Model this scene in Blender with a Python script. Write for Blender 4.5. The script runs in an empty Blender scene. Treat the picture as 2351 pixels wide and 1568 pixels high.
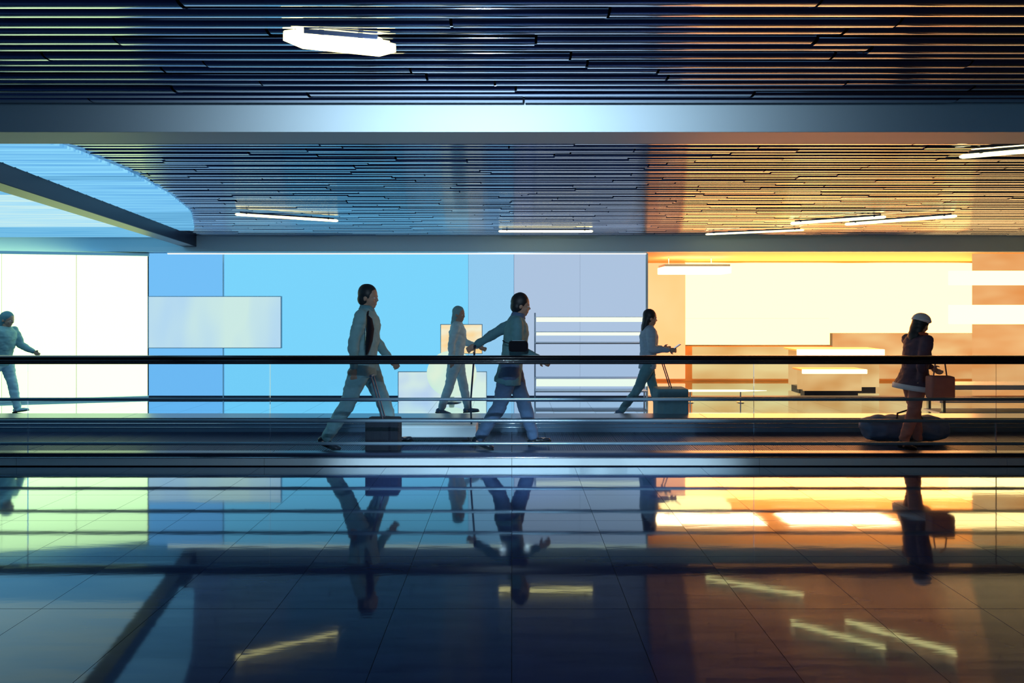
import bpy, bmesh, math, random
from mathutils import Vector, Matrix, noise
S = bpy.context.scene
C = S.collection
R = math.radians
random.seed(7)

# ---------------------------------------------------------------- camera, world, exposure
F = 1300.0; EYE = 1.55; HZ = 700.0; CX = 1175.5
cam = bpy.data.objects.new('camera', bpy.data.cameras.new('camera')); C.objects.link(cam)
cam.location = (0, 0, EYE); cam.rotation_euler = (R(90), 0, 0)
cam.data.sensor_width = 36; cam.data.lens = 36 * F / 2351
cam.data.shift_y = -(784 - HZ) / 2351
S.camera = cam
w = bpy.data.worlds.new('night'); S.world = w; w.use_nodes = True
w.node_tree.nodes['Background'].inputs[0].default_value = (0.05, 0.1, 0.35, 1)
w.node_tree.nodes['Background'].inputs[1].default_value = 0.05
S.view_settings.view_transform = 'Standard'; S.view_settings.look = 'None'
S.view_settings.exposure = 0; S.view_settings.gamma = 1; S.view_settings.use_curve_mapping = False
S.cycles.max_bounces = 7; S.cycles.sample_clamp_indirect = 4
S.cycles.caustics_reflective = True; S.cycles.use_denoising = True

WALL = 9.37; CEIL = 2.68
def X(px, d): return (px - CX) * d / F
def Z(py, d): return EYE + (HZ - py) * d / F
def D(py, z): return (z - EYE) * F / (HZ - py)          # distance of a point at height z seen at row py

def spot(name, loc, target, energy, col, size, blend=1.0, radius=.05):
    l = bpy.data.lights.new(name, 'SPOT'); l.energy = energy; l.color = col
    l.spot_size = R(size); l.spot_blend = blend; l.shadow_soft_size = radius
    o = bpy.data.objects.new(name, l); C.objects.link(o); o.location = loc
    o.rotation_euler = (Vector(target) - Vector(loc)).to_track_quat('-Z', 'Y').to_euler()
    return o
# two heads of the track light over the camera: one washes the cross beam, one the steel kerb
spot('spot_beam', (-0.15, 1.60, 2.50), (-0.15, 3.22, 2.56), 190, (.62, .83, 1), 125)
for xx in (-1.0, .2, 1.45): spot('spot_kerb', (.25 + (xx - .2) * .15, 1.60, 2.48), (xx, 5.43, .04), 900, (.62, .85, 1), 21)
def area(name, loc, target, sx, sy, energy, col):
    l = bpy.data.lights.new(name, 'AREA'); l.shape = 'RECTANGLE'; l.size = sx; l.size_y = sy; l.energy = energy; l.color = col
    o = bpy.data.objects.new(name, l); C.objects.link(o); o.location = loc
    o.rotation_euler = (Vector(target) - Vector(loc)).to_track_quat('-Z', 'Y').to_euler(); return o
# added unseen fill that brightens the inside of the warm shop
for xx in (3.6, 6.0, 8.8): area('shop_fill', (xx, 10.6, 2.42), (xx, 10.75, 0), 2.0, .9, 70, (1, .60, .30))

# ---------------------------------------------------------------- materials
MATS = {}
def prin(name, col, rough=.5, metal=0, ior=1.45, noise_amt=0, scale=(20, 20, 20), bump=0, **kw):
    if name in MATS: return MATS[name]
    m = bpy.data.materials.new(name); m.use_nodes = True
    nt = m.node_tree; b = nt.nodes['Principled BSDF']
    b.inputs['Base Color'].default_value = (*col, 1); b.inputs['Roughness'].default_value = rough
    b.inputs['Metallic'].default_value = metal; b.inputs['IOR'].default_value = ior
    for k, v in kw.items(): b.inputs[k].default_value = v
    if noise_amt or bump:
        tc = nt.nodes.new('ShaderNodeTexCoord'); mp = nt.nodes.new('ShaderNodeMapping')
        mp.inputs['Scale'].default_value = scale
        nz = nt.nodes.new('ShaderNodeTexNoise'); nz.inputs['Scale'].default_value = 1; nz.inputs['Detail'].default_value = 4
        nt.links.new(tc.outputs['Object'], mp.inputs[0]); nt.links.new(mp.outputs[0], nz.inputs['Vector'])
        if noise_amt:
            mx = nt.nodes.new('ShaderNodeMix'); mx.data_type = 'RGBA'
            mx.inputs[6].default_value = (*[c * (1 - noise_amt) for c in col], 1)
            mx.inputs[7].default_value = (*[min(1, c * (1 + noise_amt)) for c in col], 1)
            nt.links.new(nz.outputs[0], mx.inputs[0]); nt.links.new(mx.outputs[2], b.inputs['Base Color'])
        if bump:
            bp = nt.nodes.new('ShaderNodeBump'); bp.inputs['Strength'].default_value = bump; bp.inputs['Distance'].default_value = .01
            nt.links.new(nz.outputs[0], bp.inputs['Height']); nt.links.new(bp.outputs[0], b.inputs['Normal'])
    MATS[name] = m; return m
def emit(name, col, strength=1.0, col2=None, scale=(1, 1, 1), lo=.35, hi=.65):
    if name in MATS: return MATS[name]
    m = bpy.data.materials.new(name); m.use_nodes = True; nt = m.node_tree
    nt.nodes.remove(nt.nodes['Principled BSDF'])
    e = nt.nodes.new('ShaderNodeEmission'); e.inputs[0].default_value = (*col, 1); e.inputs[1].default_value = strength
    nt.links.new(e.outputs[0], nt.nodes['Material Output'].inputs[0])
    if col2:
        tc = nt.nodes.new('ShaderNodeTexCoord'); mp = nt.nodes.new('ShaderNodeMapping'); mp.inputs['Scale'].default_value = scale
        nz = nt.nodes.new('ShaderNodeTexNoise'); nz.inputs['Scale'].default_value = 1; nz.inputs['Detail'].default_value = 2
        cr = nt.nodes.new('ShaderNodeValToRGB')
        cr.color_ramp.elements[0].position = lo; cr.color_ramp.elements[0].color = (*col, 1)
        cr.color_ramp.elements[1].position = hi; cr.color_ramp.elements[1].color = (*col2, 1)
        nt.links.new(tc.outputs['Object'], mp.inputs[0]); nt.links.new(mp.outputs[0], nz.inputs['Vector'])
        nt.links.new(nz.outputs[0], cr.inputs[0]); nt.links.new(cr.outputs[0], e.inputs[0])
    MATS[name] = m; return m
def glass_mat():
    m = bpy.data.materials.new('railing_glass'); m.use_nodes = True; nt = m.node_tree
    nt.nodes.remove(nt.nodes['Principled BSDF'])
    t = nt.nodes.new('ShaderNodeBsdfTransparent'); t.inputs[0].default_value = (.95, .98, 1, 1)
    g = nt.nodes.new('ShaderNodeBsdfGlossy'); g.inputs['Roughness'].default_value = .02
    f = nt.nodes.new('ShaderNodeFresnel'); f.inputs[0].default_value = 1.3
    mx = nt.nodes.new('ShaderNodeMixShader')
    nt.links.new(f.outputs[0], mx.inputs[0]); nt.links.new(t.outputs[0], mx.inputs[1]); nt.links.new(g.outputs[0], mx.inputs[2])
    nt.links.new(mx.outputs[0], nt.nodes['Material Output'].inputs[0]); return m
GLASS = glass_mat()
FLOOR = prin('polished_dark_stone', (.03, .055, .17), .045, 0, 3.0, noise_amt=.4, scale=(1.5, 9, 9), bump=.03)
def floor_mat():
    m = FLOOR; nt = m.node_tree; b = nt.nodes['Principled BSDF']; b.inputs['Specular IOR Level'].default_value = 0; b.inputs['Roughness'].default_value = .7; b.inputs['IOR'].default_value = 1.3
    g = nt.nodes.new('ShaderNodeBsdfGlossy'); g.inputs['Color'].default_value = (.86, .97, 1, 1); g.inputs['Roughness'].default_value = .05
    lw = nt.nodes.new('ShaderNodeLayerWeight'); lw.inputs[0].default_value = .5
    pw = nt.nodes.new('ShaderNodeMath'); pw.operation = 'POWER'; pw.inputs[1].default_value = 5.0
    ml = nt.nodes.new('ShaderNodeMath'); ml.operation = 'MULTIPLY'; ml.inputs[1].default_value = 2.9; ml.use_clamp = True
    mx = nt.nodes.new('ShaderNodeMixShader'); L = nt.links.new
    L(lw.outputs['Facing'], pw.inputs[0]); L(pw.outputs[0], ml.inputs[0]); L(ml.outputs[0], mx.inputs[0])
    L(b.outputs[0], mx.inputs[1]); L(g.outputs[0], mx.inputs[2]); L(mx.outputs[0], nt.nodes['Material Output'].inputs[0])
    bp = [n for n in nt.nodes if n.type == 'BUMP'][0]; L(bp.outputs[0], g.inputs['Normal'])
floor_mat()
JOINT = prin('joint', (.006, .012, .035), .6)
SLAT = prin('slat_metal', (.42, .45, .55), .09, 1.0, noise_amt=.3, scale=(.8, 6, 6))
PLENUM = prin('plenum_black', (.004, .005, .012), .9)
BEAMM = prin('beam_paint', (.62, .74, .80), .5)
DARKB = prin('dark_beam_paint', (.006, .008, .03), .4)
BULK = prin('bulkhead_paint', (.62, .86, .95), .45, .0)
STEEL = prin('brushed_steel', (.42, .48, .52), .28, 1, noise_amt=.12, scale=(1, 60, 60))
CHROME = prin('polished_trim', (.85, .88, .9), .12, 1)
DSTEEL = prin('dark_steel', (.05, .07, .13), .3, .7)
RUBBER = prin('black_rubber', (.004, .004, .006), .35)
TREAD = prin('belt_rubber', (.04, .06, .13), .45)
NAVY = prin('navy_wall', (.05, .09, .22), .5)

# ---------------------------------------------------------------- mesh helpers
def tag(o, label=None, cat=None, group=None, kind=None):
    for k, v in (('label', label), ('category', cat), ('group', group), ('kind', kind)):
        if v: o[k] = v
    return o
def obj(name, bm, m, parent=None, smooth=False, loc=None):
    me = bpy.data.meshes.new(name); bmesh.ops.recalc_face_normals(bm, faces=bm.faces)
    bm.to_mesh(me); bm.free()
    if smooth:
        for p in me.polygons: p.use_smooth = smooth != 'x' or abs(p.normal.x) < .9
    me.materials.append(m)
    o = bpy.data.objects.new(name, me); C.objects.link(o)
    if parent: o.parent = parent
    if loc: o.location = loc
    return o
def empty(name, loc=(0, 0, 0), rz=0):
    o = bpy.data.objects.new(name, None); C.objects.link(o); o.location = loc; o.rotation_euler.z = rz
    o.empty_display_size = .1; return o
def box(bm, x0, x1, y0, y1, z0, z1, bev=0):
    t = bmesh.new(); v = [t.verts.new(p) for p in ((x0,y0,z0),(x1,y0,z0),(x1,y1,z0),(x0,y1,z0),(x0,y0,z1),(x1,y0,z1),(x1,y1,z1),(x0,y1,z1))]
    for f in ((0,3,2,1),(4,5,6,7),(0,1,5,4),(1,2,6,5),(2,3,7,6),(3,0,4,7)): t.faces.new([v[i] for i in f])
    if bev: bmesh.ops.bevel(t, geom=t.edges[:], offset=bev, segments=2, profile=.6, affect='EDGES')
    me = bpy.data.meshes.new('t'); t.to_mesh(me); t.free(); bm.from_mesh(me); bpy.data.meshes.remove(me); return bm
def bx(*a, bev=0): return box(bmesh.new(), *a, bev=bev)
def tube(bm, pts, rs, n=12, flat=1.0, caps=True):
    """lofted round tube along points; rs one radius or list"""
    pts = [Vector(p) for p in pts]
    if not isinstance(rs, (list, tuple)): rs = [rs] * len(pts)
    rings = []
    for i, p in enumerate(pts):
        d = (pts[min(i + 1, len(pts) - 1)] - pts[max(i - 1, 0)]).normalized()
        up = Vector((0, 0, 1)) if abs(d.z) < .9 else Vector((1, 0, 0))
        a = d.cross(up).normalized(); b = a.cross(d).normalized()
        rings.append([bm.verts.new(p + (a * math.cos(t) + b * math.sin(t) * flat) * rs[i]) for t in [2 * math.pi * k / n for k in range(n)]])
    for r0, r1 in zip(rings, rings[1:]):
        for k in range(n): bm.faces.new((r0[k], r0[(k + 1) % n], r1[(k + 1) % n], r1[k]))
    if caps: bm.faces.new(rings[0][::-1]); bm.faces.new(rings[-1])
    return bm
def extrude_profile(prof, x0, x1):
    """closed (y,z) profile extruded along X"""
    bm = bmesh.new()
    a = [bm.verts.new((x0, y, z)) for y, z in prof]; b = [bm.verts.new((x1, y, z)) for y, z in prof]
    n = len(prof)
    for i in range(n): bm.faces.new((a[i], a[(i + 1) % n], b[(i + 1) % n], b[i]))
    a = [bm.verts.new(v.co) for v in a]; b = [bm.verts.new(v.co) for v in b]   # caps keep their own corners
    bm.faces.new(a[::-1]); bm.faces.new(b); return bm
def copy_part(o, parent, loc):
    c = o.copy(); C.objects.link(c); c.parent = parent; c.location = loc; return c
XL, XR = -12.5, 12.5

# ================================================================= STRUCTURE
# floor and its tiles
fl = tag(obj('floor', bx(XL, XR, -3, 14, -.12, -.006), JOINT), kind='structure')
tile = None
def add_tile(x, y, w_, d_, me={}):
    key = (round(w_, 3), round(d_, 3))
    if key not in me:
        o = obj('floor_tile', bx(0, w_, 0, d_, -.006, 0), FLOOR, fl); o.location = (x, y, 0); me[key] = o
    else: copy_part(me[key], fl, (x, y, 0))
G = .0028
rows = [2015 / v for v in (436, 495, 577, 697)]            # joints seen at rows 1136, 1195, 1277, 1397
ys = [5.42, 5.20, 4.62, 4.07, 3.49, 2.89, 2.29, 1.69, 1.09]
for i in range(1, len(ys)):
    for k in range(-11, 11):
        if abs(k + .5) * .6 > ys[i - 1] * .95 + .7: continue
        add_tile(k * .6, ys[i], .6 - G, ys[i - 1] - ys[i] - G)
bmf = bmesh.new(); box(bmf, XL, XR, -3, 1.09 - G, -.006, 0)
for s in (-1, 1): box(bmf, s * 6.6 if s > 0 else XL, XR if s > 0 else -6.6 - G, 1.09, 5.42, -.006, 0)
for i in range(1, len(ys)):
    ks = [k for k in range(-11, 11) if abs(k + .5) * .6 > ys[i - 1] * .95 + .7]
    for k in ks: box(bmf, k * .6, k * .6 + .6 - G, ys[i], ys[i - 1] - G, -.006, 0)
for r in range(4):
    for k in range(-17, 17): add_tile(k * .6, 7.20 + r * .56, .6 - G, .56 - G)
box(bmf, XL, -10.2 - G, 7.2, 9.45, -.006, 0); box(bmf, 10.2, XR, 7.2, 9.45, -.006, 0)
box(bmf, XL, XR, 9.45, 14, -.006, 0)
tag(obj('floor_slab', bmf, FLOOR, fl), kind='stuff')

# ceiling: black plenum with half-round metal slats hung below
ce = tag(obj('ceiling', bx(XL, XR, -3, 13, CEIL + .10, CEIL + .2), PLENUM), kind='structure')
def slat_prof(zc, w_=.070, h_=.012, n=7):
    p = [(w_ / 2, zc + h_ + .012), (-w_ / 2, zc + h_ + .012)]
    for i in range(n): 
        a = math.pi * i / (n - 1); p.append((-w_ / 2 * math.cos(a), zc + h_ - h_ * math.sin(a)))
    return p
P = .078
beam_y0, beam_y1 = 3.22, 3.46
srows = []
y = 1.9
while y < WALL - .1:
    if not (beam_y0 - .04 < y < beam_y1 + .04): srows.append(y)
    y += P
protos = {}
cnt = 0
far = bmesh.new()
for y in srows:
    half = min(12.3, y * .93 + .8)
    x = -half - random.random() * 1.2
    while x < half:
        L = random.choice((1.2, 1.8, 2.4)); x1 = x + L - .012
        dz = random.uniform(-.006, .006); tl = random.uniform(-.07, .07)
        if y < 5.2 and cnt < 300:
            if L not in protos:
                o = obj('ceiling_slat', extrude_profile(slat_prof(0), 0, L - .012), SLAT, ce, 'x'); protos[L] = o
            else: o = protos[L].copy(); C.objects.link(o); o.parent = ce
            o.location = (x, y, CEIL + dz); o.rotation_euler.x = tl; cnt += 1
        else:
            t = extrude_profile(slat_prof(0), x, x1)
            bmesh.ops.rotate(t, verts=t.verts, cent=(0, 0, 0), matrix=Matrix.Rotation(tl, 3, 'X'))
            bmesh.ops.translate(t, verts=t.verts, vec=(0, y, CEIL + dz))
            me = bpy.data.meshes.new('t'); t.to_mesh(me); t.free(); far.from_mesh(me); bpy.data.meshes.remove(me)
        x += L
tag(obj('ceiling_slats', far, SLAT, ce, 'x'), kind='stuff')

# cross beam (blue-grey) and the dark oblique beam on the left
tag(obj('trim_1', bx(XL, XR, beam_y0, beam_y1, Z(303, beam_y0), CEIL + .1, bev=.004), BEAMM), kind='structure')
bm = bmesh.new()
bxr = lambda d: -3.98 - (d - 4.4) * (.67 / 2.75)          # plan line of the oblique beam's right edge
q = [(bxr(3.5), 3.5), (bxr(9.3), 9.3), (bxr(9.3) - .22, 9.3), (bxr(3.5) - .22, 3.5)]
lo = [bm.verts.new((a, b, 2.50)) for a, b in q]; hi = [bm.verts.new((a, b, CEIL + .1)) for a, b in q]
for i in range(4): bm.faces.new((lo[i], lo[(i + 1) % 4], hi[(i + 1) % 4], hi[i]))
bm.faces.new(lo); bm.faces.new(hi[::-1])
bmesh.ops.bevel(bm, geom=bm.edges[:], offset=.006, segments=1, affect='EDGES')
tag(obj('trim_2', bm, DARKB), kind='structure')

# glowing strips standing in for light spilled on the ceiling beside the oblique beam
SPILL_A = [emit('spill_glow_a', (.12, .42, .80), 1.0, (.28, .72, 1.0), (.5, 30, 1)), emit('spill_glow_b', (.08, .30, .55), 1.0, (.20, .58, .9), (.5, 30, 1))]
SPILL_B = [emit('spill_glow_c', (.24, .66, 1.0), 1.0, (.70, .92, .82), (.5, 30, 1)), emit('spill_glow_d', (.10, .40, .72), 1.0, (.24, .62, .88), (.5, 30, 1))]
sk = tag(empty('ceiling_spill', (0, 0, CEIL)), kind='structure')
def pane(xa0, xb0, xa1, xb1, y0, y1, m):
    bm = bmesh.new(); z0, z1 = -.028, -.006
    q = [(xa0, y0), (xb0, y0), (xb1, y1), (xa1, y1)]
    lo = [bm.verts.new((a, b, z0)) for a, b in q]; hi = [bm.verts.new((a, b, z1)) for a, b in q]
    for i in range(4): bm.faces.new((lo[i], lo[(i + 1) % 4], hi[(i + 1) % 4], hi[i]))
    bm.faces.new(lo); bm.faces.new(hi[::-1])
    obj('spill_pane', bm, m, sk)
curve = [(3.5, -3.40), (3.97, -3.13), (4.77, -3.21), (5.72, -3.45), (6.81, -3.85), (8.2, -4.6), (8.9, -5.0)]
def cx(d):
    for (a, xa), (b, xb) in zip(curve, curve[1:]):
        if a <= d <= b: return xa + (xb - xa) * (d - a) / (b - a)
    return curve[-1][1]
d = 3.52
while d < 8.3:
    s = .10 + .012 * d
    pane(bxr(d) + .03, max(cx(d), bxr(d) + .05), bxr(d + s) + .03, max(cx(d + s), bxr(d + s) + .05), d, d + s - .022, SPILL_A[0 if random.random() < .75 and d < 6.6 else 1]); d += s
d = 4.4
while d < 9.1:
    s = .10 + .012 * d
    pane(-12, bxr(d) - .25, -12, bxr(d + s) - .25, d, d + s - .018, SPILL_B[0 if 5.6 < d < 7.9 else 1]); d += s

# back wall
BLUE = emit('backlit_blue_glass', (.195, .66, .97), 1.0)
BLUE2 = emit('backlit_blue_glass_deeper', (.17, .52, .93), 1.0)
PALE = emit('backlit_pale_glass', (.42, .55, .74), 1.0)
wb = tag(obj('wall_back', bx(-5.95, 2.21, WALL + .04, WALL + .16, 0, CEIL + .1), DSTEEL), kind='structure')
def wpanel(px0, px1, m, y0=581, n=1, name='wall_panel'):
    xa, xb = X(px0, WALL), X(px1, WALL)
    for i in range(n):
        a = xa + (xb - xa) * i / n; b = xa + (xb - xa) * (i + 1) / n
        obj(name, bx(a + .003, b - .003, WALL, WALL + .038, .02, Z(y0, WALL), bev=.003), m, wb)
wpanel(341, 515, BLUE2, n=1)
wpanel(515, 1075, BLUE, n=4)
wpanel(1075, 1180, emit('backlit_mid_glass', (.29, .60, .87), 1.0), n=1)
wpanel(1180, 1484, PALE, n=2)
obj('wall_fin', bx(X(514, WALL) - .007, X(514, WALL) + .007, WALL - .025, WALL - .001, .01, 2.40, bev=.003), prin('fin_glass', (.6, .85, 1.0), .2), wb)
# bulkhead over the whole wall
tag(obj('trim_3', bx(XL, XR, WALL - .10, WALL + .04, Z(580, WALL) + .005, CEIL + .1, bev=.006), BULK), kind='structure')
tag(obj('baseboard_back', bx(-6.0, 2.23, WALL - .02, WALL + .04, 0, .05, bev=.003), DSTEEL), kind='structure')
# left bright window, slightly turned towards the camera
WHITE = emit('bright_window_glass', (1.5, 2.1, 1.0), 1.0)
w1 = tag(empty('window_1', (-6.03, WALL, 0), math.atan2(.41, 2.1)), kind='structure')
H1 = 2.355
for i in range(3):
    obj('lit_pane', bx(-(i + 1) * 1.05 + .008, -i * 1.05 - .008, 0, .02, .05, H1), WHITE, w1)
obj('pane_frame', box(bx(-3.2, .03, -.02, .05, 0, .045, bev=.004), -3.2, .03, -.02, .05, H1 + .003, H1 + .05), BULK, w1)
tag(obj('wall_left', bx(-12.4, -12.3, -3, 13, 0, CEIL + .1), NAVY), kind='structure')
tag(obj('wall_right', bx(12.3, 12.4, -3, 13, 0, CEIL + .1), NAVY), kind='structure')
tag(obj('wall_front', bx(XL, XR, -3, -2.9, 0, CEIL + .1), NAVY), kind='structure')
w3 = tag(empty('front_fill', (0, -2.88, 0)), kind='structure')  # added glowing panel behind the camera, unseen fill for people and kerb
for i in range(6): obj('lit_pane', bx(-4.5 + i * 1.5 + .02, -3.0 + i * 1.5 - .02, 0, .02, .5, 2.35), emit('front_fill_glow', (.22, .48, .75), .75), w3)
obj('pane_frame', box(bx(-4.55, 4.55, -.015, .03, .44, .495), -4.55, 4.55, -.015, .03, 2.355, 2.41), BULK, w3)
tag(obj('wall_left_back', bx(-12.3, -9.1, 8.72, 8.8, 0, CEIL + .1), NAVY), kind='structure')

# warm shop behind the right-hand opening
SB = 11.5
WARMW = emit('glowing_shop_wall', (10.0, 3.2, .76), 1.0)
WARMO = prin('shop_orange_plaster', (.85, .36, .10), .45, noise_amt=.12, scale=(1.2, 1.2, .5))
WARMT = prin('shop_tan_plaster', (.92, .62, .26), .5)
tag(obj('wall_shop_back', bx(1.9, 12.2, SB + .05, SB + .15, 0, 2.6), WARMO), kind='structure')
tag(obj('wall_shop_left', bx(2.1, 2.2, WALL + .16, SB + .05, 0, 2.6), WARMT), kind='structure')
tag(obj('ceiling_shop', bx(2.2, 12.2, WALL + .05, SB + .05, 2.44, 2.54), WARMT), kind='structure')
glow = tag(empty('light_wall', (0, SB, 0)), 'large glowing cream wall of backlit panels filling the warm shop behind the railing', 'light wall')
xa, xb = X(1575, SB), X(2236, SB)
for i in range(6):
    a = xa + (xb - xa) * i / 6; b = xa + (xb - xa) * (i + 1) / 6
    obj('light_panel', bx(a + .002, b - .002, 0, .04, 1.28 if i < 3 else .98, 2.40, bev=.002), WARMW, glow)
for i in range(3):
    a = xa + (xb - xa) * i / 6; b = xa + (xb - xa) * (i + 1) / 6
    obj('light_panel', bx(a + .002, b - .002, 0, .04, .74, 1.277, bev=.002), WARMW, glow)
obj('panel_frame', bx(xa - .01, xb + .01, .041, .06, .72, 2.42), STEEL, glow)
AMB = emit('amber_wall_glow', (.78, .40, .12), 1.0, (.93, .70, .30), (.6, 1, 1.6))  # brightness of the lit tan shop wall put in as emission
amb = tag(empty('amber_glow', (0, SB, 0)), 'amber glow standing in for the lit wall along the foot and left end of the warm shop', 'wall panel')
for i in range(4):
    a = X(1590, SB) + i * (X(2236, SB) - X(1590, SB)) / 4
    obj('amber_glow_panel', bx(a + .003, a + (X(2236, SB) - X(1590, SB)) / 4 - .003, -.01, .035, .05, .70 if i < 2 else .972, bev=.003), AMB if i < 2 else emit('amber_deep', (.80, .33, .10), 1.0, (.92, .58, .24), (.8, 1, 2)), amb)
obj('amber_glow_panel', bx(X(1460, SB), X(1573, SB), -.01, .035, .05, 2.40, bev=.003), emit('amber_side', (1.7, .72, .32), 1.0, (1.9, .66, .26), (1, 1, .8)), amb)
cvl = tag(empty('cove_light', (X(1525, 10.4), 10.4, 2.13)), 'wide cream light box hanging under the shop ceiling at its left end', 'lamp')
obj('diffuser', bx(0, X(1680, 10.4) - X(1525, 10.4), 0, .5, 0, .13, bev=.02), emit('lamp_box_glow', (4.5, 3.0, 1.1)), cvl)
obj('housing', bx(.02, X(1680, 10.4) - X(1525, 10.4) - .02, .02, .48, .132, .17), STEEL, cvl)
for s in (.15, .95): obj('hanger', tube(bmesh.new(), ((s, .25, .17), (s, .25, .31)), .008), STEEL, cvl)
# door frame of the shop opening
tag(obj('trim_4', bx(X(1482, WALL), X(1487, WALL), WALL - .03, WALL + .05, 0, 2.40, bev=.003), BULK), kind='structure')
tag(obj('trim_5', bx(2.23, 12, WALL - .03, WALL + .10, 0, .035, bev=.003), DSTEEL), kind='structure')
# second shop front on the far right
WB2 = emit('bright_band_glow', (4.2, 2.6, .9))
WO2 = emit('amber_backlit_glass', (.80, .31, .085), 1.0, (.90, .50, .20), (.7, .7, 2.5))
s2 = tag(empty('shop_front', (7.66, WALL - .02, 0)), 'amber shop front with two glowing white bands at the right edge of the wall', 'shop front')
obj('facade_panel', bx(0, 2.2, .02, .08, .05, 2.40, bev=.004), WO2, s2)
obj('facade_panel', bx(2.21, 4.4, .02, .08, .05, 2.40, bev=.004), WO2, s2)
obj('upper_light_band', bx(-.45, 4.4, -.04, .015, Z(655, WALL), Z(622, WALL), bev=.01), WB2, s2)
obj('lower_light_band', bx(-.45, 4.4, -.04, .015, Z(744, WALL), Z(700, WALL), bev=.01), WB2, s2)

# ================================================================= CEILING LIGHTS
LAMPG = emit('lamp_streak_glow', (5.0, 4.2, 1.7))
def lamp_streak(p0, p1, thick, z, label, flat=False):  # point lamps drawn out to the length of their motion streaks
    """p0, p1: its two ends as seen from the camera, at height z"""
    d0, d1 = D(p0[1], z), D(p1[1], z)
    a = Vector((X(p0[0], d0), d0, z)); b = Vector((X(p1[0], d1), d1, z)); L = (b - a).length
    t = tag(empty('ceiling_lamp_streak', a, math.atan2(b.y - a.y, b.x - a.x)), label, 'lamp streak', 'ceiling lamps drawn out into streaks under the slatted ceiling')
    if flat:
        bm = bmesh.new(); h = .062; q = [(0, 0), (.07, h), (L - .07, h), (L, 0), (L - .07, -h), (.07, -h)]
        lo = [bm.verts.new((x, y, 0)) for x, y in q]; hi = [bm.verts.new((x, y, .03)) for x, y in q]
        for i in range(6): bm.faces.new((lo[i], lo[(i + 1) % 6], hi[(i + 1) % 6], hi[i]))
        bm.faces.new(lo); bm.faces.new(hi[::-1]); obj('diffuser', bm, LAMPG, t)
        obj('housing', bx(.05, L - .05, -.05, .05, .031, .06, bev=.004), DSTEEL, t)
    else:
        obj('diffuser', tube(bmesh.new(), [(0, 0, 0), (.02, 0, 0), (L - .02, 0, 0), (L, 0, 0)], [thick * .5, thick, thick, thick * .5], 10), LAMPG, t, True)
        obj('housing', bx(.05, L - .05, -thick * .6, thick * .6, thick * .9, thick * .9 + .02, bev=.003), DSTEEL, t)
        for s in (.12, L - .12): obj('clip', bx(s - .01, s + .01, -thick * 1.15, thick * 1.15, thick * .5, thick * .95 + .02), DSTEEL, t)
    return t
lamp_streak((650, 93), (909, 120), 0, 2.655, 'broad six-sided bright ceiling lamp streak, nearest of all, in front of the cross beam', True)
lamp_streak((668, 76), (895, 95), .0035, 2.66, 'hair-thin bright lamp streak just beside the broad six-sided one')
lamp_streak((540, 492), (776, 507), .016, 2.62, 'slim ceiling lamp streak above the blue wall, between the oblique beam and the walking man')
lamp_streak((1145, 531), (1361, 531), .017, 2.63, 'slim ceiling lamp streak above the pale grey wall section, nearest the middle of the hall')
lamp_streak((1620, 538), (1846, 528), .014, 2.63, 'thinnest ceiling lamp streak of the three over the glowing shop, closest to the wall')
lamp_streak((1815, 513), (2034, 498), .019, 2.62, 'slim ceiling lamp streak over the glowing shop, left one of the overlapping pair')
lamp_streak((1940, 515), (2197, 496), .019, 2.61, 'slim ceiling lamp streak over the glowing shop, right one of the overlapping pair')
lamp_streak((2203, 360), (2480, 336), .016, 2.62, 'thick ceiling lamp streak cut by the right edge of the picture')
lamp_streak((2230, 343), (2450, 326), .004, 2.64, 'hair-thin lamp streak beside the thick one at the right picture edge')
bm = bmesh.new(); xa, xb = X(395, WALL), X(1480, WALL)
wl = tag(empty('wall_light', (0, WALL - .115, 2.385)), 'long thin white light line along the top of the blue wall', 'light strip')
obj('diffuser', bx(xa, xb, -.012, .012, -.006, .010, bev=.003), emit('white_line', (1.6, 1.8, 1.4)), wl)
obj('profile', bx(xa - .01, xb + .01, -.014, .016, .0105, .02), STEEL, wl)
# the two-headed track light over the camera (above the picture)
tr = tag(empty('track_light', (.1, 1.62, 2.56)), 'two-headed track light hanging from the ceiling in front of the hall', 'lamp')
obj('track', bx(-.6, .7, -.02, .02, .03, .06, bev=.004), DSTEEL, tr)
for x, tz in ((-.25, 1.5), (.25, .95)):
    dv = Vector((0, math.sin(tz), -math.cos(tz))) * .07
    obj('lamp_head', tube(bmesh.new(), [Vector((x, -.09, -.02)) - dv * 1.6, Vector((x, -.09, -.02)) - dv * .6], [.03, .045], 14), DSTEEL, tr, True)
    obj('bracket', tube(bmesh.new(), [(x, 0, .03), (x, -.06, -.01)], .008), DSTEEL, tr)

# ================================================================= WALL FITTINGS
def poster(px0, px1, py0, py1, m, label, name='light_poster', d=WALL):
    t = tag(empty(name, (X(px0, d), d - .05, Z(py1, d))), label, 'poster')
    W_, H_ = X(px1, d) - X(px0, d), Z(py0, d) - Z(py1, d)
    obj('screen', bx(.012, W_ - .012, -.004, .03, .012, H_ - .012), m, t)
    fb = bmesh.new()
    for a in ((0, W_, 0, .010), (0, W_, H_ - .010, H_)): box(fb, a[0], a[1], -.008, .035, a[2], a[3])
    for a in ((0, .010), (W_ - .010, W_)): box(fb, a[0], a[1], -.008, .035, .0105, H_ - .0105)
    obj('frame', fb, prin('pale_frame', (.45, .65, .8), .4), t)
    obj('backing', bx(.03, W_ - .03, .0355, .048, .03, H_ - .03), DSTEEL, t); return t
poster(345, 649, 680, 799, emit('pale_poster', (.42, .66, .90), 1.0, (.60, .82, .78), (1.1, 1, .35)), 'wide pale blue and cream light poster beside the bright window')
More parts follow.
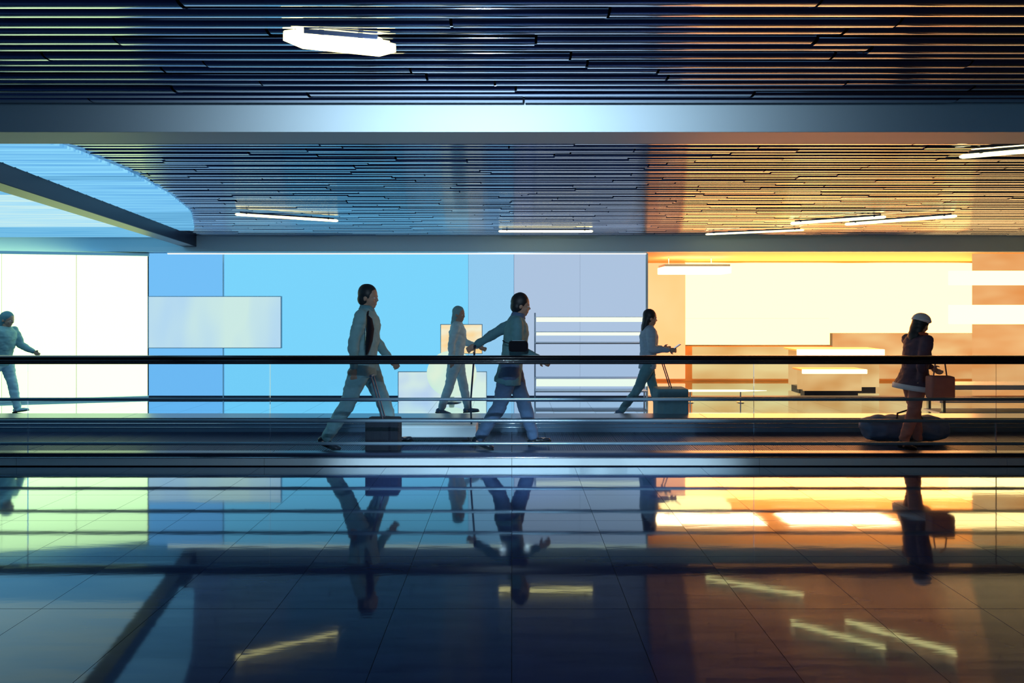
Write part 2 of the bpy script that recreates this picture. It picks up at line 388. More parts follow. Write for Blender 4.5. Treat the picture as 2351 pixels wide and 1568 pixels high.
poster(1012, 1108, 744, 812, emit('orange_poster', (.90, .85, .62), 1.0, (.98, .62, .22), (2, 1, 4)), 'small cream and orange light poster behind the person in the middle')
poster(915, 1118, 852, 936, emit('lilac_poster', (.50, .64, .90), 1.0, (.78, .93, .80), (1.3, 1, 1.6)), 'low pale lilac light poster with a round cream lamp in front')
lp = tag(empty('globe_lamp', (X(1037, 9.05), 9.05, 0)), 'round cream globe lamp on a low foot before the lilac poster', 'lamp')
bm = bmesh.new(); bmesh.ops.create_uvsphere(bm, u_segments=28, v_segments=18, radius=.40)
for v in bm.verts: v.co = Vector((v.co.x, v.co.y * .35, v.co.z * .92)) + Vector((0, 0, .45))
obj('shade', bm, emit('globe_glow', (.62, .88, .74), 1.0, (.90, .96, .72), (1.6, 1, 1.6)), lp, True)
obj('foot', tube(bmesh.new(), [(0, 0, 0), (0, 0, .015), (0, 0, .03), (0, 0, .085)], [.16, .16, .05, .04], 20), STEEL, lp, True)
# vitrine with lit shelves on the pale wall
vt = tag(empty('display_shelf', (X(1228, WALL), WALL - .30, 0)), 'wide wall display with glowing shelves between the blue wall and the warm shop', 'shelf')
VW = X(1478, WALL) - X(1228, WALL)
SHL = emit('shelf_glow', (.95, 1.05, .88)); SHP = prin('shelf_white', (.62, .70, .80), .35)
for py, th, gl in ((735, .028, 1), (768, .016, 1), (792, .012, 0), (880, .050, 1), (903, .012, 0)):
    z = Z(py, WALL - .3)
    sh = obj('shelf_board', bx(0, VW, .02, .29, z + th, z + th + .022, bev=.003), SHP, vt)
    if gl: obj('light_strip', bx(.01, VW - .01, 0, .018, z - th, z + th + .018, bev=.004), SHL, sh)
for s in (0, VW): obj('upright', bx(s - .012, s + .012, .255, .275, 0, 1.42, bev=.002), prin('upright_pale', (.5, .6, .75), .4), vt)
def prop_box(name, x, y, z, w_, d_, h_, m, label, cat, group, lidm=None):
    t = tag(empty(name, (x, y, z)), label, cat, group)
    obj('body', bx(-w_/2, w_/2, -d_/2, d_/2, 0, h_ * .86, bev=.008), m, t)
    obj('lid', bx(-w_/2 - .004, w_/2 + .004, -d_/2 - .004, d_/2 + .004, h_ * .86 + .0005, h_, bev=.004), lidm or m, t); return t
# long white-topped counters in the shop
CT = emit('counter_light', (3.2, 2.6, 1.3))
def counter(px0, px1, ytop, ythick, d, label, dep=.5, basecol=None):
    zt = Z(ytop, d); W_ = X(px1, d) - X(px0, d)
    t = tag(empty('counter', (X(px0, d), d, 0)), label, 'counter')
    th = ythick * d / F
    obj('light_edge', bx(0, W_, -.02, .02, zt - th, zt, bev=.008), CT, t)
    obj('countertop', bx(.0, W_, .021, dep, zt - .03, zt, bev=.004), WARMT, t)
    obj('front_panel', bx(.05, W_ - .05, .06, .09, .06, zt - .032, bev=.004), emit('counter_front_glow', (.72, .34, .10), 1.0, (.92, .60, .25), (1, 1, 2)), t)  # emission put into both counter fronts to lift them out of the dark
    obj('front_panel', bx(.05, W_ - .05, dep - .1, dep - .07, .06, zt - .032, bev=.004), emit('counter_front_glow', (.72, .34, .10), 1.0, (.92, .60, .25), (1, 1, 2)), t)
    obj('plinth', bx(.09, W_ - .09, .10, dep - .11, 0, .06), DSTEEL, t)
    return t
counter(1830, 2030, 802, 14, 10.2, 'tall counter with a bright white edge inside the glowing shop')
counter(1842, 1990, 848, 10, 9.75, 'lower counter with a thin bright edge in front of the tall shop counter', .35)
for a, (px0, px1, py) in enumerate(((1534, 1760, 897), (1536, 1758, 940))):
    pass
bn = tag(empty('low_glow_bar', (X(1534, 9.0), 9.0, 0)), 'low glowing white bar on two feet at the left of the shop entrance', 'lamp')  # glowing bar drawn where a bright streak runs
W_ = X(1760, 9.0) - X(1534, 9.0)
obj('glow_bar', tube(bmesh.new(), [(0, 0, Z(897, 9)), (.05, 0, Z(897, 9)), (W_ - .4, 0, Z(897, 9)), (W_, 0, Z(897, 9))], [.006, .018, .018, .004], 10), emit('bar_glow', (2.2, 1.9, 1.1)), bn, True)
for s in (.35, 1.15): obj('foot', tube(bmesh.new(), [(s, 0, 0), (s, 0, .01), (s, 0, .012), (s, 0, Z(897, 9) - .018)], [.06, .06, .01, .01], 12), STEEL, bn)
# pale bench at the far right
be = tag(empty('bench', (X(2150, 8.5), 8.5, 0)), 'pale low bench in front of the amber shop front at the right edge', 'bench')
zs = Z(884, 8.5)
obj('seat', bx(0, 2.4, 0, .42, zs - .075, zs, bev=.015), prin('bench_white', (.75, .82, .9), .4), be)
obj('lower_shelf', bx(.08, 2.32, .04, .38, .07, .10, bev=.004), prin('bench_white', (.7, .8, .9), .4), be)
for s in (.15, 2.25):
    for k in (.06, .36): obj('leg', bx(s - .02, s + .02, k - .02, k + .02, 0, zs - .076), STEEL, be)

# ================================================================= MOVING WALKWAY
wk = tag(empty('moving_walkway', (0, 5.43, 0)), 'long low moving walkway with steel kerbs crossing the hall floor', 'walkway')
def strip(name, prof, m, parent=wk, smooth=False, x0=-9.5, x1=9.5): return obj(name, extrude_profile(prof, x0, x1), m, parent, 'x' if smooth else False)
def r(y0, y1, z0, z1): return [(y0, z0), (y1, z0), (y1, z1), (y0, z1)]
n = 8
for i in range(n):                                        # front panels of the near kerb, two bands each
    a = -9.5 + 19 / n * i; b = a + 19 / n - .004
    obj('kerb_panel', extrude_profile([(-.001, .010), (.010, .010), (.012, .080), (.002, .080)], a, b), prin('kerb_pale_steel', (.66, .76, .80), .4, .3), wk)
    obj('kerb_top_plate', bx(a, b, .014, .24, .080, .090, bev=.002), prin('kerb_top_dark', (.025, .04, .09), .28, .5), wk)
strip('kerb_core', r(.013, .248, .0, .079), RUBBER)
strip('nosing', [(.002 + .011 * math.cos(t), .086 + .007 * math.sin(t)) for t in [k * math.pi / 4 for k in range(8)]], CHROME, smooth=True)
strip('inner_skirt', r(.249, .258, .0, .088), DSTEEL)
for i in range(48):                                       # pallets of the belt
    a = -9.5 + 19 / 48 * i
    if i == 0:
        bm = box(bmesh.new(), 0, 19 / 48 - .006, 0, 1.19, -.004, 0)
        for k in range(16): box(bm, .01 + k * .0238, .022 + k * .0238, 0, 1.19, .0, .0045)
        p0 = obj('pallet', bm, TREAD, wk, loc=(a, .265, 0))
    else: copy_part(p0, wk, (a, .265, 0))
Y2 = 6.9 - 5.43
strip('far_skirt', r(Y2, Y2 + .012, 0, .160), prin('far_skirt_steel', (.16, .28, .42), .35, .4))
strip('far_kerb_core', r(Y2 + .013, Y2 + .29, 0, .155), RUBBER)
for i in range(n):
    a = -9.5 + 19 / n * i; b = a + 19 / n - .004
    obj('far_top_plate', bx(a, b, Y2 + .003, Y2 + .30, .1605, .172, bev=.002), prin('far_top_steel', (.20, .25, .32), .3, .9), wk)
for z, rr in ((.105, .006), (.058, .004)):
    strip('trim_line', [(Y2 - .004 + rr * math.cos(t), z + rr * math.sin(t)) for t in [k * math.pi / 4 for k in range(8)]], CHROME, smooth=True)
kp = prin('kerb_plate_steel', (.16, .36, .42), .45, .2)
obj('guard_plate', bx(X(1397, 5.5), X(1606, 5.5), .10, .17, .0902, .095, bev=.002), prin('guard_plate_teal', (.25, .50, .58), .4, .3), wk)

# railing: long black handrail, three bars, glass panels
RY = 5.49; k_ = F / RY
rl = tag(empty('glass_railing', (0, RY, .091)), 'long glass railing with black handrail and three steel bars in front of the people', 'railing')
zr = lambda py: Z(py, RY) - .091
hr = obj('handrail', extrude_profile([(.045 * math.cos(t), zr(821) + .022 * math.sin(t)) for t in [2 * math.pi * k / 16 for k in range(16)]], -9.4, 9.4), prin('handrail_rubber', (.003, .003, .005), .22), rl, 'x')
obj('guide_rail', extrude_profile([(-.032, zr(831) - .018), (.032, zr(831) - .018), (.032, zr(831) + .024), (-.032, zr(831) + .024)], -9.4, 9.4), prin('guide_black', (.006, .006, .012), .3), rl)
for py in (826.2, 830.6):
    obj('trim_wire', extrude_profile([(-.034 - (.006 if py < 829 else 0) + .002 * math.cos(t), zr(py) + .0016 * math.sin(t)) for t in [math.pi * k / 3 for k in range(6)]], -9.4, 9.4), CHROME, rl, 'x')
for py in (915, 964, 1016):
    obj('rail_bar', extrude_profile([(-.042 + .016 * math.cos(t), zr(py) + .016 * math.sin(t)) for t in [2 * math.pi * k / 12 for k in range(12)]], -9.4, 9.4), prin('bar_steel', (.22, .34, .44), .3, .6), rl, 'x')
gp = None
for i in range(8):
    a = -9.4 + 2.35 * i
    if gp is None: gp = obj('glass_panel', bx(.006, 2.344, -.006, .006, .0, zr(836)), GLASS, rl, loc=(a, 0, 0))
    else: copy_part(gp, rl, (a, 0, 0))
obj('base_channel', box(bx(-9.4, 9.4, -.022, -.0065, .0, .028), -9.4, 9.4, .0065, .022, .0, .028), DSTEEL, rl)
cb = None
for i in range(8):
    for py in (915, 964, 1016):
        for s in (.35, 2.0):
            loc = (-9.4 + 2.35 * i + s, 0, zr(py))
            if cb is None: cb = obj('bar_clamp', tube(bmesh.new(), [(0, -.026, 0), (0, -.0065, 0)], .008, 8), STEEL, rl, loc=loc)
            else: copy_part(cb, rl, loc)

# ================================================================= PEOPLE
def ell(bm, c, s, n=18, m=12, rot=None):
    t = bmesh.new(); bmesh.ops.create_uvsphere(t, u_segments=n, v_segments=m, radius=1)
    for v in t.verts:
        p = Vector((v.co.x * s[0], v.co.y * s[1], v.co.z * s[2]))
        if rot is not None: p = rot @ p
        v.co = p + Vector(c)
    me = bpy.data.meshes.new('t'); t.to_mesh(me); t.free(); bm.from_mesh(me); bpy.data.meshes.remove(me)
def limb(bm, a, b, r0, r1, n=14):
    a, b = Vector(a), Vector(b); d = (b - a)
    tube(bm, [a, a + d * .25, a + d * .6, b], [r0, r0 * .98 + r1 * .04, r0 * .4 + r1 * .62, r1], n)
    ell(bm, a, (r0, r0, r0), 12, 8); ell(bm, b, (r1, r1, r1), 12, 8)
def loft(bm, secs, fr, n=24):
    """secs (z, halfdepth, halfwidth, xoffset) in torso coordinates"""
    rings = []
    for z, a, b, xo in secs:
        rings.append([bm.verts.new(fr @ Vector((xo + a * math.cos(t), b * math.sin(t), z))) for t in [2 * math.pi * k / n for k in range(n)]])
    for r0, r1 in zip(rings, rings[1:]):
        for k in range(n): bm.faces.new((r0[k], r0[(k + 1) % n], r1[(k + 1) % n], r1[k]))
    bm.faces.new(rings[0][::-1]); bm.faces.new(rings[-1])
def blend(name, bm, vox, smooth, m, parent, wrinkle=0, seed=0, disp=None):
    """fuse overlapping volumes into one continuous surface"""
    bmesh.ops.recalc_face_normals(bm, faces=bm.faces)
    me = bpy.data.meshes.new(name); bm.to_mesh(me); bm.free()
    o = bpy.data.objects.new(name, me); C.objects.link(o)
    md = o.modifiers.new('r', 'REMESH'); md.mode = 'VOXEL'; md.voxel_size = vox; md.use_smooth_shade = True
    if smooth:
        ms = o.modifiers.new('s', 'SMOOTH'); ms.iterations = smooth; ms.factor = .5
    dg = bpy.context.evaluated_depsgraph_get()
    me2 = bpy.data.meshes.new_from_object(o.evaluated_get(dg)); o.modifiers.clear()
    o.data = me2; bpy.data.meshes.remove(me); me2.name = name
    if wrinkle:
        nr = [v.normal.copy() for v in me2.vertices]
        for v, q in zip(me2.vertices, nr):
            p = v.co * 9 + Vector((seed, 0, 0)); p.z *= 1.7
            v.co += q * wrinkle * (noise.noise(p) + .5 * noise.noise(p * 2.3))
    me2.materials.clear(); me2.materials.append(m)
    o.parent = parent; return o
SKIN = prin('skin', (.42, .27, .20), .5)
EYEM = prin('eye_white', (.6, .6, .6), .2)
def person(loc, H, face, pose, cloth, label, group=None):
    """face: +1 walks towards +X, -1 towards -X.  pose angles in degrees, positive = forward."""
    s = H / 1.76
    root = tag(empty('person', loc, 0 if face > 0 else math.pi), label, 'person', group)
    hip = Vector((0, 0, .93)); lean = R(pose.get('lean', 4))
    TR = Matrix.Rotation(lean, 4, 'Y'); fr = Matrix.Translation(hip) @ TR
    T = lambda x, y, z: fr @ Vector((x, y, z))
    J = {}
    for sd, y in (('L', 1), ('R', -1)):
        th, kf = pose['leg' + sd]; th = R(th); sh = th - R(kf)
        h = hip + Vector((0, .09 * y, -.02)); k = h + Vector((math.sin(th), 0, -math.cos(th))) * .43
        a = k + Vector((math.sin(sh), 0, -math.cos(sh))) * .41
        J['leg' + sd] = (h, k, a, R(pose.get('foot' + sd, 0)))
        sho = T(-.01, .175 * y, .50)
        ua, ef = pose['arm' + sd]; ua = R(ua); fa = ua + R(ef); out = .13 * y
        e = sho + Vector((math.sin(ua), out * .8, -math.cos(ua))).normalized() * .29
        wr = e + Vector((math.sin(fa), -.02 * y, -math.cos(fa))).normalized() * .255
        J['arm' + sd] = (sho, e, wr, (wr - e).normalized())
    low = min(J['leg' + q][2].z - .085 - max(0, .16 * math.sin(-J['leg' + q][3])) - max(0, .07 * math.sin(J['leg' + q][3])) for q in 'LR')
    dz = -low
    up = Vector((0, 0, dz))
    hip = hip + up; fr = Matrix.Translation(up) @ fr; T = lambda x, y, z: fr @ Vector((x, y, z))
    for k in J: J[k] = tuple((v + up) if (isinstance(v, Vector) and i < 3) else v for i, v in enumerate(J[k]))
    # --- body
    bm = bmesh.new()
    loft(bm, [(-.10, .09, .13, 0), (0, .105, .155, 0), (.12, .09, .135, .005), (.25, .10, .145, .01), (.38, .115, .165, .01), (.47, .10, .175, 0), (.53, .065, .11, 0), (.56, .05, .06, 0)], fr)
    for q in 'LR':
        h, k, a, ft = J['leg' + q]; limb(bm, h, k, .083, .055); limb(bm, k, a, .054, .036)
        fd = Vector((math.cos(ft), 0, math.sin(ft))); dn = Vector((math.sin(ft), 0, -math.cos(ft)))
        limb(bm, a + dn * .045 - fd * .03, a + dn * .055 + fd * .12, .036, .028)
        sh, e, wr, dr = J['arm' + q]; limb(bm, sh, e, .050, .038); limb(bm, e, wr, .037, .025)
        # hand: palm, four unequal curled fingers, thumb from the side of the palm
        y = 1 if q == 'L' else -1
        side = dr.cross(Vector((0, 1, 0))).normalized(); lat = Vector((0, 1, 0)) if abs(dr.y) < .8 else Vector((1, 0, 0))
        fwd = lat.cross(dr).normalized()
        palm_n = Vector((0, -y, 0)) if q not in pose.get('palm_down', '') else Vector((0, 0, -1))
        across = dr.cross(palm_n).normalized()
        pc = wr + dr * .055
        rot = Matrix((across, palm_n, dr)).transposed()
        ell(bm, pc, (.040, .017, .052), 14, 10, rot)
        curl = R(pose.get('curl' + q, 28))
        for i, (fl_, off) in enumerate(((.066, -.030), (.075, -.010), (.070, .010), (.055, .029))):
            p = pc + dr * .040 + across * off; dd = dr.copy(); pts = [p]; rad = [.0095]
            for j, sg in enumerate((.42, .33, .25)):
                dd = (Matrix.Rotation(curl * (.8 + .3 * j), 3, dr.cross(palm_n)) @ dd).normalized()
                p = p + dd * fl_ * sg; pts.append(p); rad.append(.0088 - .0008 * j)
            tube(bm, pts, rad, 8); ell(bm, pts[-1], (.0072,) * 3, 8, 6)
        sgn = -1
        t0 = wr + dr * .028 + across * .026 * sgn; t1 = t0 + (dr * .6 + across * .8 * sgn + palm_n * .25).normalized() * .034; t2 = t1 + (dr * .95 + across * .2 * sgn + palm_n * .45).normalized() * .030
        tube(bm, [t0, t1, t2], [.013, .0105, .0085], 8); ell(bm, t2, (.0085,) * 3, 8, 6)
    nk = R(pose.get('nod', 0)); HF = fr @ Matrix.Translation((.012, 0, .635)) @ Matrix.Rotation(nk - lean * .7, 4, 'Y') @ Matrix.Rotation(R(pose.get('turn', 0)), 4, 'Z')
    tube(bm, [T(0, 0, .52), T(.005, 0, .58), HF @ Vector((-.012, 0, -.02))], [.058, .052, .053], 14)
    hr3 = HF.to_3x3(); P_ = lambda x, y, z: HF @ Vector((x, y, z))
    ell(bm, P_(-.008, 0, .075), (.098, .078, .100), 22, 16, hr3)          # skull
    ell(bm, P_(.030, 0, .020), (.062, .060, .078), 18, 12, hr3)           # face
    ell(bm, P_(.052, 0, -.040), (.032, .034, .026), 12, 8, hr3)           # chin
    ell(bm, P_(.083, 0, .066), (.014, .042, .009), 12, 8, hr3)            # brow
    tube(bm, [P_(.088, 0, .052), P_(.106, 0, .022), P_(.092, 0, .012)], [.007, .012, .010], 8)
    for z, a in ((-.010, .009), (-.021, .009)): ell(bm, P_(.084, 0, z), (.010, .024, a * .7), 10, 6, hr3)
    for y in (-1, 1):
        ell(bm, P_(-.004, .078 * y, .035), (.019, .009, .030), 10, 8, hr3)
        ell(bm, P_(.062, .036 * y, .020), (.024, .020, .024), 10, 8, hr3)
    blend('body', bm, .0075, 1, SKIN, root)
    bm = bmesh.new()
    for y in (-1, 1): ell(bm, P_(.079, .030 * y, .046), (.011, .013, .010), 10, 8, hr3)
    obj('eyes', bm, EYEM, root, True)
    # --- hair / hat
    bm = bmesh.new()
    ell(bm, P_(-.022, 0, .088), (.102, .090, .106), 22, 16, hr3)
    ell(bm, P_(-.045, 0, .030), (.075, .084, .080), 18, 12, hr3)
    if cloth.get('long'):
        ell(bm, P_(-.060, 0, -.02), (.055, .085, .13), 16, 12, hr3); ell(bm, P_(-.075, 0, -.10), (.045, .075, .10), 16, 12, hr3)
    if cloth.get('bun'): ell(bm, P_(-.125, 0, .12), (.045, .045, .045), 14, 10, hr3)
    blend('hair', bm, .010, 2, cloth['hair'], root, .004, 3)
    if cloth.get('hat'):
        bm = bmesh.new(); ell(bm, P_(-.015, 0, .125), (.112, .10, .085), 22, 14, hr3)
        tube(bm, [P_(-.012, 0, .100), P_(-.012, 0, .128)], [.116, .110], 26)
        blend('hat', bm, .010, 2, cloth['hat'], root, .003, 5)
    # --- trousers or bare legs
    tw = cloth.get('trouser_w', 1.0)
    bm = bmesh.new()
    loft(bm, [(-.13, .10, .14, 0), (-.04, .120, .172, 0), (.04, .118, .165, 0), (.12, .105, .15, 0)], fr)
    for q in 'LR':
        h, k, a, ft = J['leg' + q]
        e = a + (k - a).normalized() * (.02 if not cloth.get('short') else .30)
        limb(bm, h, k, .100 * tw, .070 * tw, 18); limb(bm, k, e, .070 * tw, .056 * tw, 18)
    blend('trousers', bm, .013, 3, cloth['trousers'], root, .010, 11)
    # --- jacket with sleeves and hem
    hem = cloth.get('hem', -.10); hw = cloth.get('hem_w', 1.0)
    bm = bmesh.new()
    loft(bm, [(hem, .135 * hw, .185 * hw, -.005), ((hem + .05) * .6, .128 * (1 + hw) / 2, .182 * (1 + hw) / 2, 0), (.12, .125, .165, .005), (.27, .135, .178, .010), (.40, .140, .195, .008), (.485, .115, .200, 0), (.535, .085, .125, -.005), (.575, .068, .078, 0)], fr, 30)
    for q in 'LR':
        sh, e, wr, dr = J['arm' + q]; limb(bm, sh + Vector((0, 0, -.012)), e, .074, .058, 16); limb(bm, e, wr - dr * .02, .057, .043, 16)
    blend('jacket', bm, .013, 3, cloth['jacket'], root, .011, 23)
    if cloth.get('collar'):
        bm = bmesh.new(); tube(bm, [T(-.004, 0, .545), T(0, 0, .60)], [.088, .072], 18); blend('collar', bm, .011, 2, cloth['collar'], root, .006, 2)
    if cloth.get('hem_band'):
        bm = bmesh.new(); loft(bm, [(hem - .055, .140 * hw, .190 * hw, -.005), (hem + .012, .139 * hw, .189 * hw, -.005)], fr, 30); obj('hem_band', bm, cloth['hem_band'], root, True)
    if cloth.get('scarf'):
        bm = bmesh.new()
        for i in range(14):
            a0, a1 = 2 * math.pi * i / 14, 2 * math.pi * (i + 1) / 14
            limb(bm, T(.085 * math.cos(a0), .080 * math.sin(a0), .565), T(.085 * math.cos(a1), .080 * math.sin(a1), .565), .030, .030, 8)
        limb(bm, T(.09, .03, .55), T(.14, .04, .36), .034, .03, 10)
        blend('scarf', bm, .011, 2, cloth['scarf'], root, .008, 8)
    # --- shoes
    for q in 'LR':
        h, k, a, ft = J['leg' + q]; fd = Vector((math.cos(ft), 0, math.sin(ft))); dn = Vector((math.sin(ft), 0, -math.cos(ft)))
        bm = bmesh.new(); g = lambda f, d: a + fd * f + dn * d
        Rm = Matrix((fd, Vector((0, 1, 0)), -dn)).transposed()
        ell(bm, g(-.035, .045), (.045, .038, .040), 14, 10, Rm); ell(bm, g(.04, .050), (.09, .042, .032), 16, 10, Rm); ell(bm, g(.125, .057), (.062, .044, .026), 16, 10, Rm)
        ell(bm, g(0, .0), (.048, .044, .05), 14, 10, Rm)
        sh_ = blend('shoe', bm, .010, 2, cloth['shoe'], root)
        bm = bmesh.new(); ts = bmesh.new()
        sole = [(-.078, .028), (-.05, .038), (.03, .036), (.10, .046), (.165, .038), (.190, .0)]
        ring = [(f, w_) for f, w_ in sole] + [(f, -w_) for f, w_ in reversed(sole[:-1])]
        lo = [bm.verts.new(g(f, .086) + Vector((0, w_, 0))) for f, w_ in ring]; hi = [bm.verts.new(g(f, .068) + Vector((0, w_, 0))) for f, w_ in ring]; ts.free()
        for i in range(len(ring)): bm.faces.new((lo[i], lo[(i + 1) % len(ring)], hi[(i + 1) % len(ring)], hi[i]))
        bm.faces.new(lo); bm.faces.new(hi[::-1]); obj('sole', bm, RUBBER, sh_)
    root.scale = (s, s, s)
    M = Matrix.Translation(loc) @ Matrix.Rotation(0 if face > 0 else math.pi, 4, 'Z') @ Matrix.Scale(s, 4)
    return root, {k: [M @ v for v in J[k][:3]] for k in J}, M, T, J, s
cl = lambda n_, c, r_=.8: prin(n_, c, r_, noise_amt=.2, scale=(14, 14, 14), bump=.15)
BLACKC = cl('black_cloth', (.003, .004, .012), .95); TEALC = cl('grey_teal_cloth', (.20, .40, .45)); TEALD = cl('deep_teal_cloth', (.10, .26, .32))
SLATE = cl('slate_cloth', (.08, .15, .28)); HAIRD = cl('dark_hair', (.012, .018, .025), .5); GREYC = cl('grey_blue_cloth', (.30, .42, .55))
BROWNC = cl('brown_cloth', (.30, .14, .13)); COATD = cl('plum_coat', (.07, .05, .09)); SHOE = prin('shoe_leather', (.006, .008, .02), .35)
WHITEC = cl('white_cloth', (.55, .66, .80)); REDC = cl('rust_cloth', (.45, .10, .05)); PALEC = cl('pale_teal_cloth', (.42, .68, .78))

ZB = .0045
# man striding on the walkway, left of the middle
p1 = person((X(836, 6.07), 6.07, ZB), 1.79, 1, dict(lean=3, legL=(24, 6), legR=(-20, 12), footL=12, footR=-22, armL=(10, 30), armR=(-14, 14), nod=4, turn=-12),
       dict(hair=HAIRD, jacket=TEALC, trousers=TEALC, shoe=SHOE, hem=-.14, hem_w=1.08, collar=TEALD, trouser_w=1.12),
       'tall man in grey-green jacket and trousers striding on the walkway with a black rolling case')
# his shoulder bag and rolling case
def bag(name, loc, w_, d_, h_, m, label, cat='bag', strap=None, rz=0):
    t = tag(empty(name, loc, rz), label, cat)
    bm = bx(-w_/2, w_/2, -d_/2, d_/2, 0, h_, bev=min(w_, d_, h_) * .28)
    bmesh.ops.subdivide_edges(bm, edges=bm.edges[:], cuts=1, use_grid_fill=True)
    obj('pouch', bm, m, t, True)
    obj('zip', bx(-w_ * .32, w_ * .32, -.004, .004, h_ - .002, h_ + .004), CHROME, t)
    if strap:
        bm = bmesh.new(); tube(bm, [Vector(q) for q in strap], .010, 8, .4); obj('strap', bm, m, t, True)
    return t
sb = tag(empty('sling_bag', (X(846, 5.74), 5.735, 1.045), 0), 'narrow black sling bag hanging at the chest of the striding man', 'bag')
bm = bmesh.new()
tube(bm, [(-.02, 0, 0), (-.012, 0, .03), (.010, 0, .14), (.022, 0, .26), (.012, 0, .36), (-.01, 0, .40)], [.012, .032, .062, .070, .050, .015], 16, .5)
obj('pouch', bm, BLACKC, sb, True)
obj('strap', tube(bmesh.new(), [(-.008, 0, .395), (-.02, .06, .43), (-.04, .16, .44)], .010, 8, .5), BLACKC, sb, True)
obj('zip', tube(bmesh.new(), [(-.025, -.03, .10), (-.014, -.038, .20), (-.02, -.03, .30)], .0035, 6), CHROME, sb, True)
def suitcase(loc, w_, d_, h_, m, label, hx, hz, rz=0, group=None):
    t = tag(empty('suitcase', loc, rz), label, 'suitcase', group)
    obj('shell', bx(-w_/2, w_/2, -d_/2, d_/2, .045, .045 + h_, bev=.03), m, t)
    for i in range(3):
        x_ = -w_ * .26 + i * w_ * .26
        obj('rib', bx(x_ - .012, x_ + .012, -d_/2 - .006, -d_/2 + .001, .10, h_ - .02, bev=.003), m, t)
    for a in (-1, 1):
        for b in (-1, 1): 
            bm = bmesh.new(); tube(bm, [(a * w_ * .36, b * d_ * .3 - .01, .025), (a * w_ * .36, b * d_ * .3 + .01, .025)], .025, 12); box(bm, a * w_ * .36 - .008, a * w_ * .36 + .008, b * d_ * .3 - .014, b * d_ * .3 + .014, .03, .05); obj('wheel', bm, RUBBER, t)
    bm = bmesh.new()
    for b in (-.05, .05): tube(bm, [(w_ * .0, b, .045 + h_), (hx, b, hz)], .007, 8)
    tube(bm, [(hx, -.06, hz), (hx, .06, hz)], .013, 8)
    obj('pull_handle', bm, DSTEEL, t)
    return t
suitcase((X(882, 5.84), 5.82, ZB), .34, .22, .34, BLACKC, 'small black rolling case beside the front foot of the striding man', -.12, .82)
# man pulling a flat cart, middle
p2 = person((X(1172, 6.12), 6.12, ZB), 1.70, 1, dict(lean=9, legL=(20, 4), legR=(-16, 16), footL=10, footR=-20, armL=(-60, 2), armR=(2, 62), nod=6, curlL=50),
       dict(hair=HAIRD, jacket=TEALD, trousers=SLATE, shoe=SHOE, hem=-.20, hem_w=1.15, collar=SLATE, trouser_w=1.15),
       'man in dark teal coat leaning forward and pulling a flat cart behind him')
hp = p2[1]['armL'][2]
bag('waist_bag', (X(1190, 5.82), 5.80, Z(806, 5.86)), .20, .12, .11, BLACKC, 'small black belt bag at the waist of the man pulling the cart',
    strap=[(-.08, .02, .08), (-.14, .08, .09), (-.16, .20, .10)])
ct = tag(empty('flat_cart', (X(987, 6.32), 6.36, ZB)), 'low pale blue flat cart with an upright handle standing on the walkway', 'cart')
CW = X(1095, 6.3) - X(880, 6.3); PALB = prin('pale_blue_plastic', (.80, .95, 1.0), .45)
zc0, zc1 = Z(1012, 6.2) + .02, Z(981, 6.2)
obj('deck', bx(-CW / 2, CW / 2, -.12, .28, zc0, zc1, bev=.018), PALB, ct)
for a in (-1, 1):
    for b in (-.04, .20):
        obj('wheel', tube(bmesh.new(), [(a * CW * .38, b - .015, .032), (a * CW * .38, b + .015, .032)], .032, 14), RUBBER, ct)
        obj('caster', bx(a * CW * .38 - .02, a * CW * .38 + .02, b - .02, b + .02, .05, zc0 + .002), DSTEEL, ct)
hx = hp.x - X(987, 6.32) - .05
bm = bmesh.new(); hy = hp.y - 6.36
tube(bm, [(CW / 2 - .06, .0, zc1 - .01), (CW / 2 - .07, 0, .45), (hx + .04, hy, hp.z - ZB + .02)], .011, 10)
tube(bm, [(hx + .04, hy - .09, hp.z - ZB - .01), (hx + .04, hy + .09, hp.z - ZB - .01)], .014, 10); obj('cart_handle', bm, DSTEEL, ct, True)
# shorter person behind the cart
person((X(1050, 8.2), 8.0, 0), 1.53, 1, dict(lean=3, legL=(14, 3), legR=(-12, 8), footL=4, footR=-12, armL=(20, 50), armR=(-14, 16), nod=5, turn=-25),
       dict(hair=TEALC, jacket=PALEC, trousers=PALEC, shoe=SLATE, hem=-.12, long=True, trouser_w=1.1),
       'pale blue-grey person walking beyond the flat cart in front of the small orange poster')
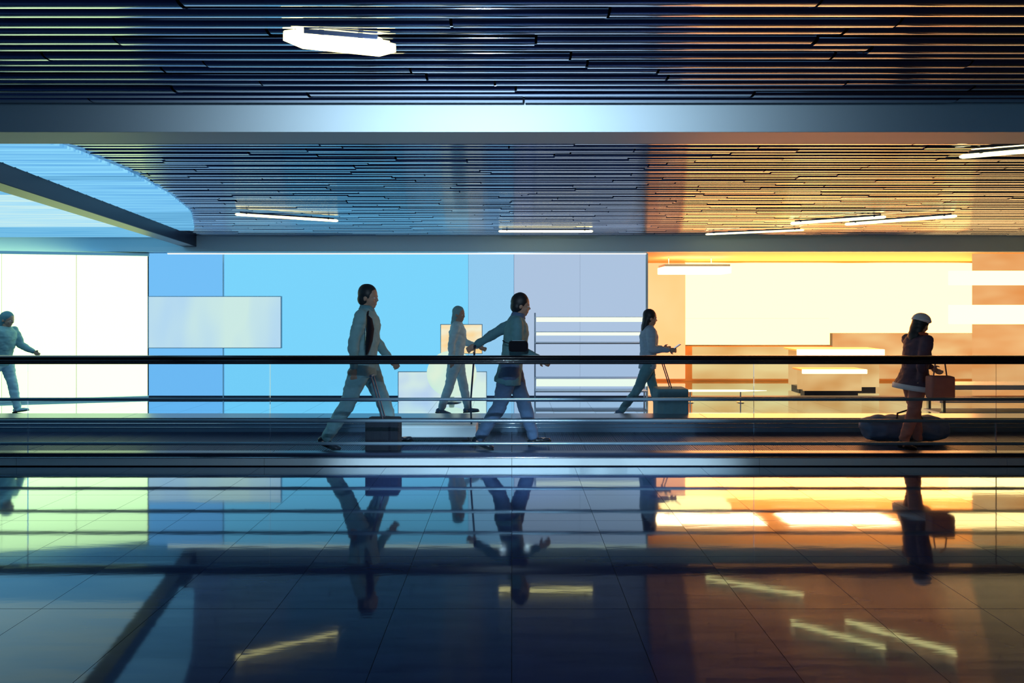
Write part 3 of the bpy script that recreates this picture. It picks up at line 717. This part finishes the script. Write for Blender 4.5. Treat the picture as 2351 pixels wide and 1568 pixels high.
# person with a phone in front of the shop corner
p3 = person((X(1487, 7.5), 7.5, 0), 1.505, 1, dict(lean=2, legL=(16, 2), legR=(-24, 14), footL=8, footR=-24, armL=(4, 84), armR=(2, 86), nod=8, curlL=45, curlR=45),
       dict(hair=HAIRD, jacket=GREYC, trousers=TEALD, shoe=SLATE, hem=-.10, long=True, trouser_w=.95),
       'person looking at a held phone in front of the left corner of the glowing shop')
hd = p3[1]['armR'][2]
ph = tag(empty('phone', (hd.x + .10, hd.y + .03, hd.z + .035), 0), 'small dark phone held out by the person at the shop corner', 'phone')
ph.rotation_euler = (0, R(-35), 0)
obj('case', bx(-.07, .07, -.035, .035, -.004, .004, bev=.003), SHOE, ph)
obj('screen', bx(-.064, .064, -.031, .031, .0042, .0052), emit('phone_screen', (.5, .6, .7), .8), ph)
suitcase((X(1537, 7.35), 7.30, 0), .40, .26, .44, TEALD, 'dark teal rolling suitcase in front of the person with the phone', -.10, .80)
# person in dark coat with white hat, right
p5 = person((X(2098, 6.10), 6.10, ZB), 1.44, 1, dict(lean=6, legL=(10, 4), legR=(-9, 10), footL=4, footR=-10, armL=(24, 34), armR=(-16, 12), nod=14, turn=18),
       dict(hair=HAIRD, hat=WHITEC, jacket=COATD, trousers=BROWNC, shoe=SHOE, hem=-.12, hem_w=1.42, hem_band=WHITEC, scarf=REDC, trouser_w=1.0, long=True),
       'short person in flared dark coat, pale hat and rust scarf standing before the glowing shop')
bag('tote_bag', (X(2150, 5.85), 5.80, Z(915, 5.82)), .24, .12, .24, BROWNC, 'brown tote bag held beside the coat of the person in the pale hat',
    strap=[(-.07, 0, .22), (-.05, 0, .36), (.0, 0, .40), (.05, 0, .36), (.07, 0, .22)])
t = tag(empty('duffel_bag', (X(2085, 6.35), 6.42, ZB)), 'long dark duffel bag lying on the walkway behind the person in the pale hat', 'bag')
bm = bmesh.new(); tube(bm, [(-.46, 0, .13), (-.44, 0, .14), (-.3, 0, .15), (.3, 0, .15), (.44, 0, .14), (.46, 0, .13)], [.06, .12, .148, .148, .12, .06], 20); blend('pouch', bm, .015, 3, SLATE, t, .012, 4)
obj('handles', tube(bmesh.new(), [(-.15, -.10, .25), (-.12, -.07, .33), (0, -.05, .36), (.12, -.07, .33), (.15, -.10, .25)], .010, 8), SHOE, t, True)
# person cut by the left edge
person((X(2, 8.07), 8.07, 0), 1.47, 1, dict(lean=8, legL=(16, 4), legR=(-16, 12), footL=8, footR=-16, armL=(22, 40), armR=(-18, 14), nod=10),
       dict(hair=TEALD, jacket=TEALC, trousers=PALEC, shoe=PALEC, hem=-.10, long=True),
       'person in grey-green top at the left edge, dark against the bright window')
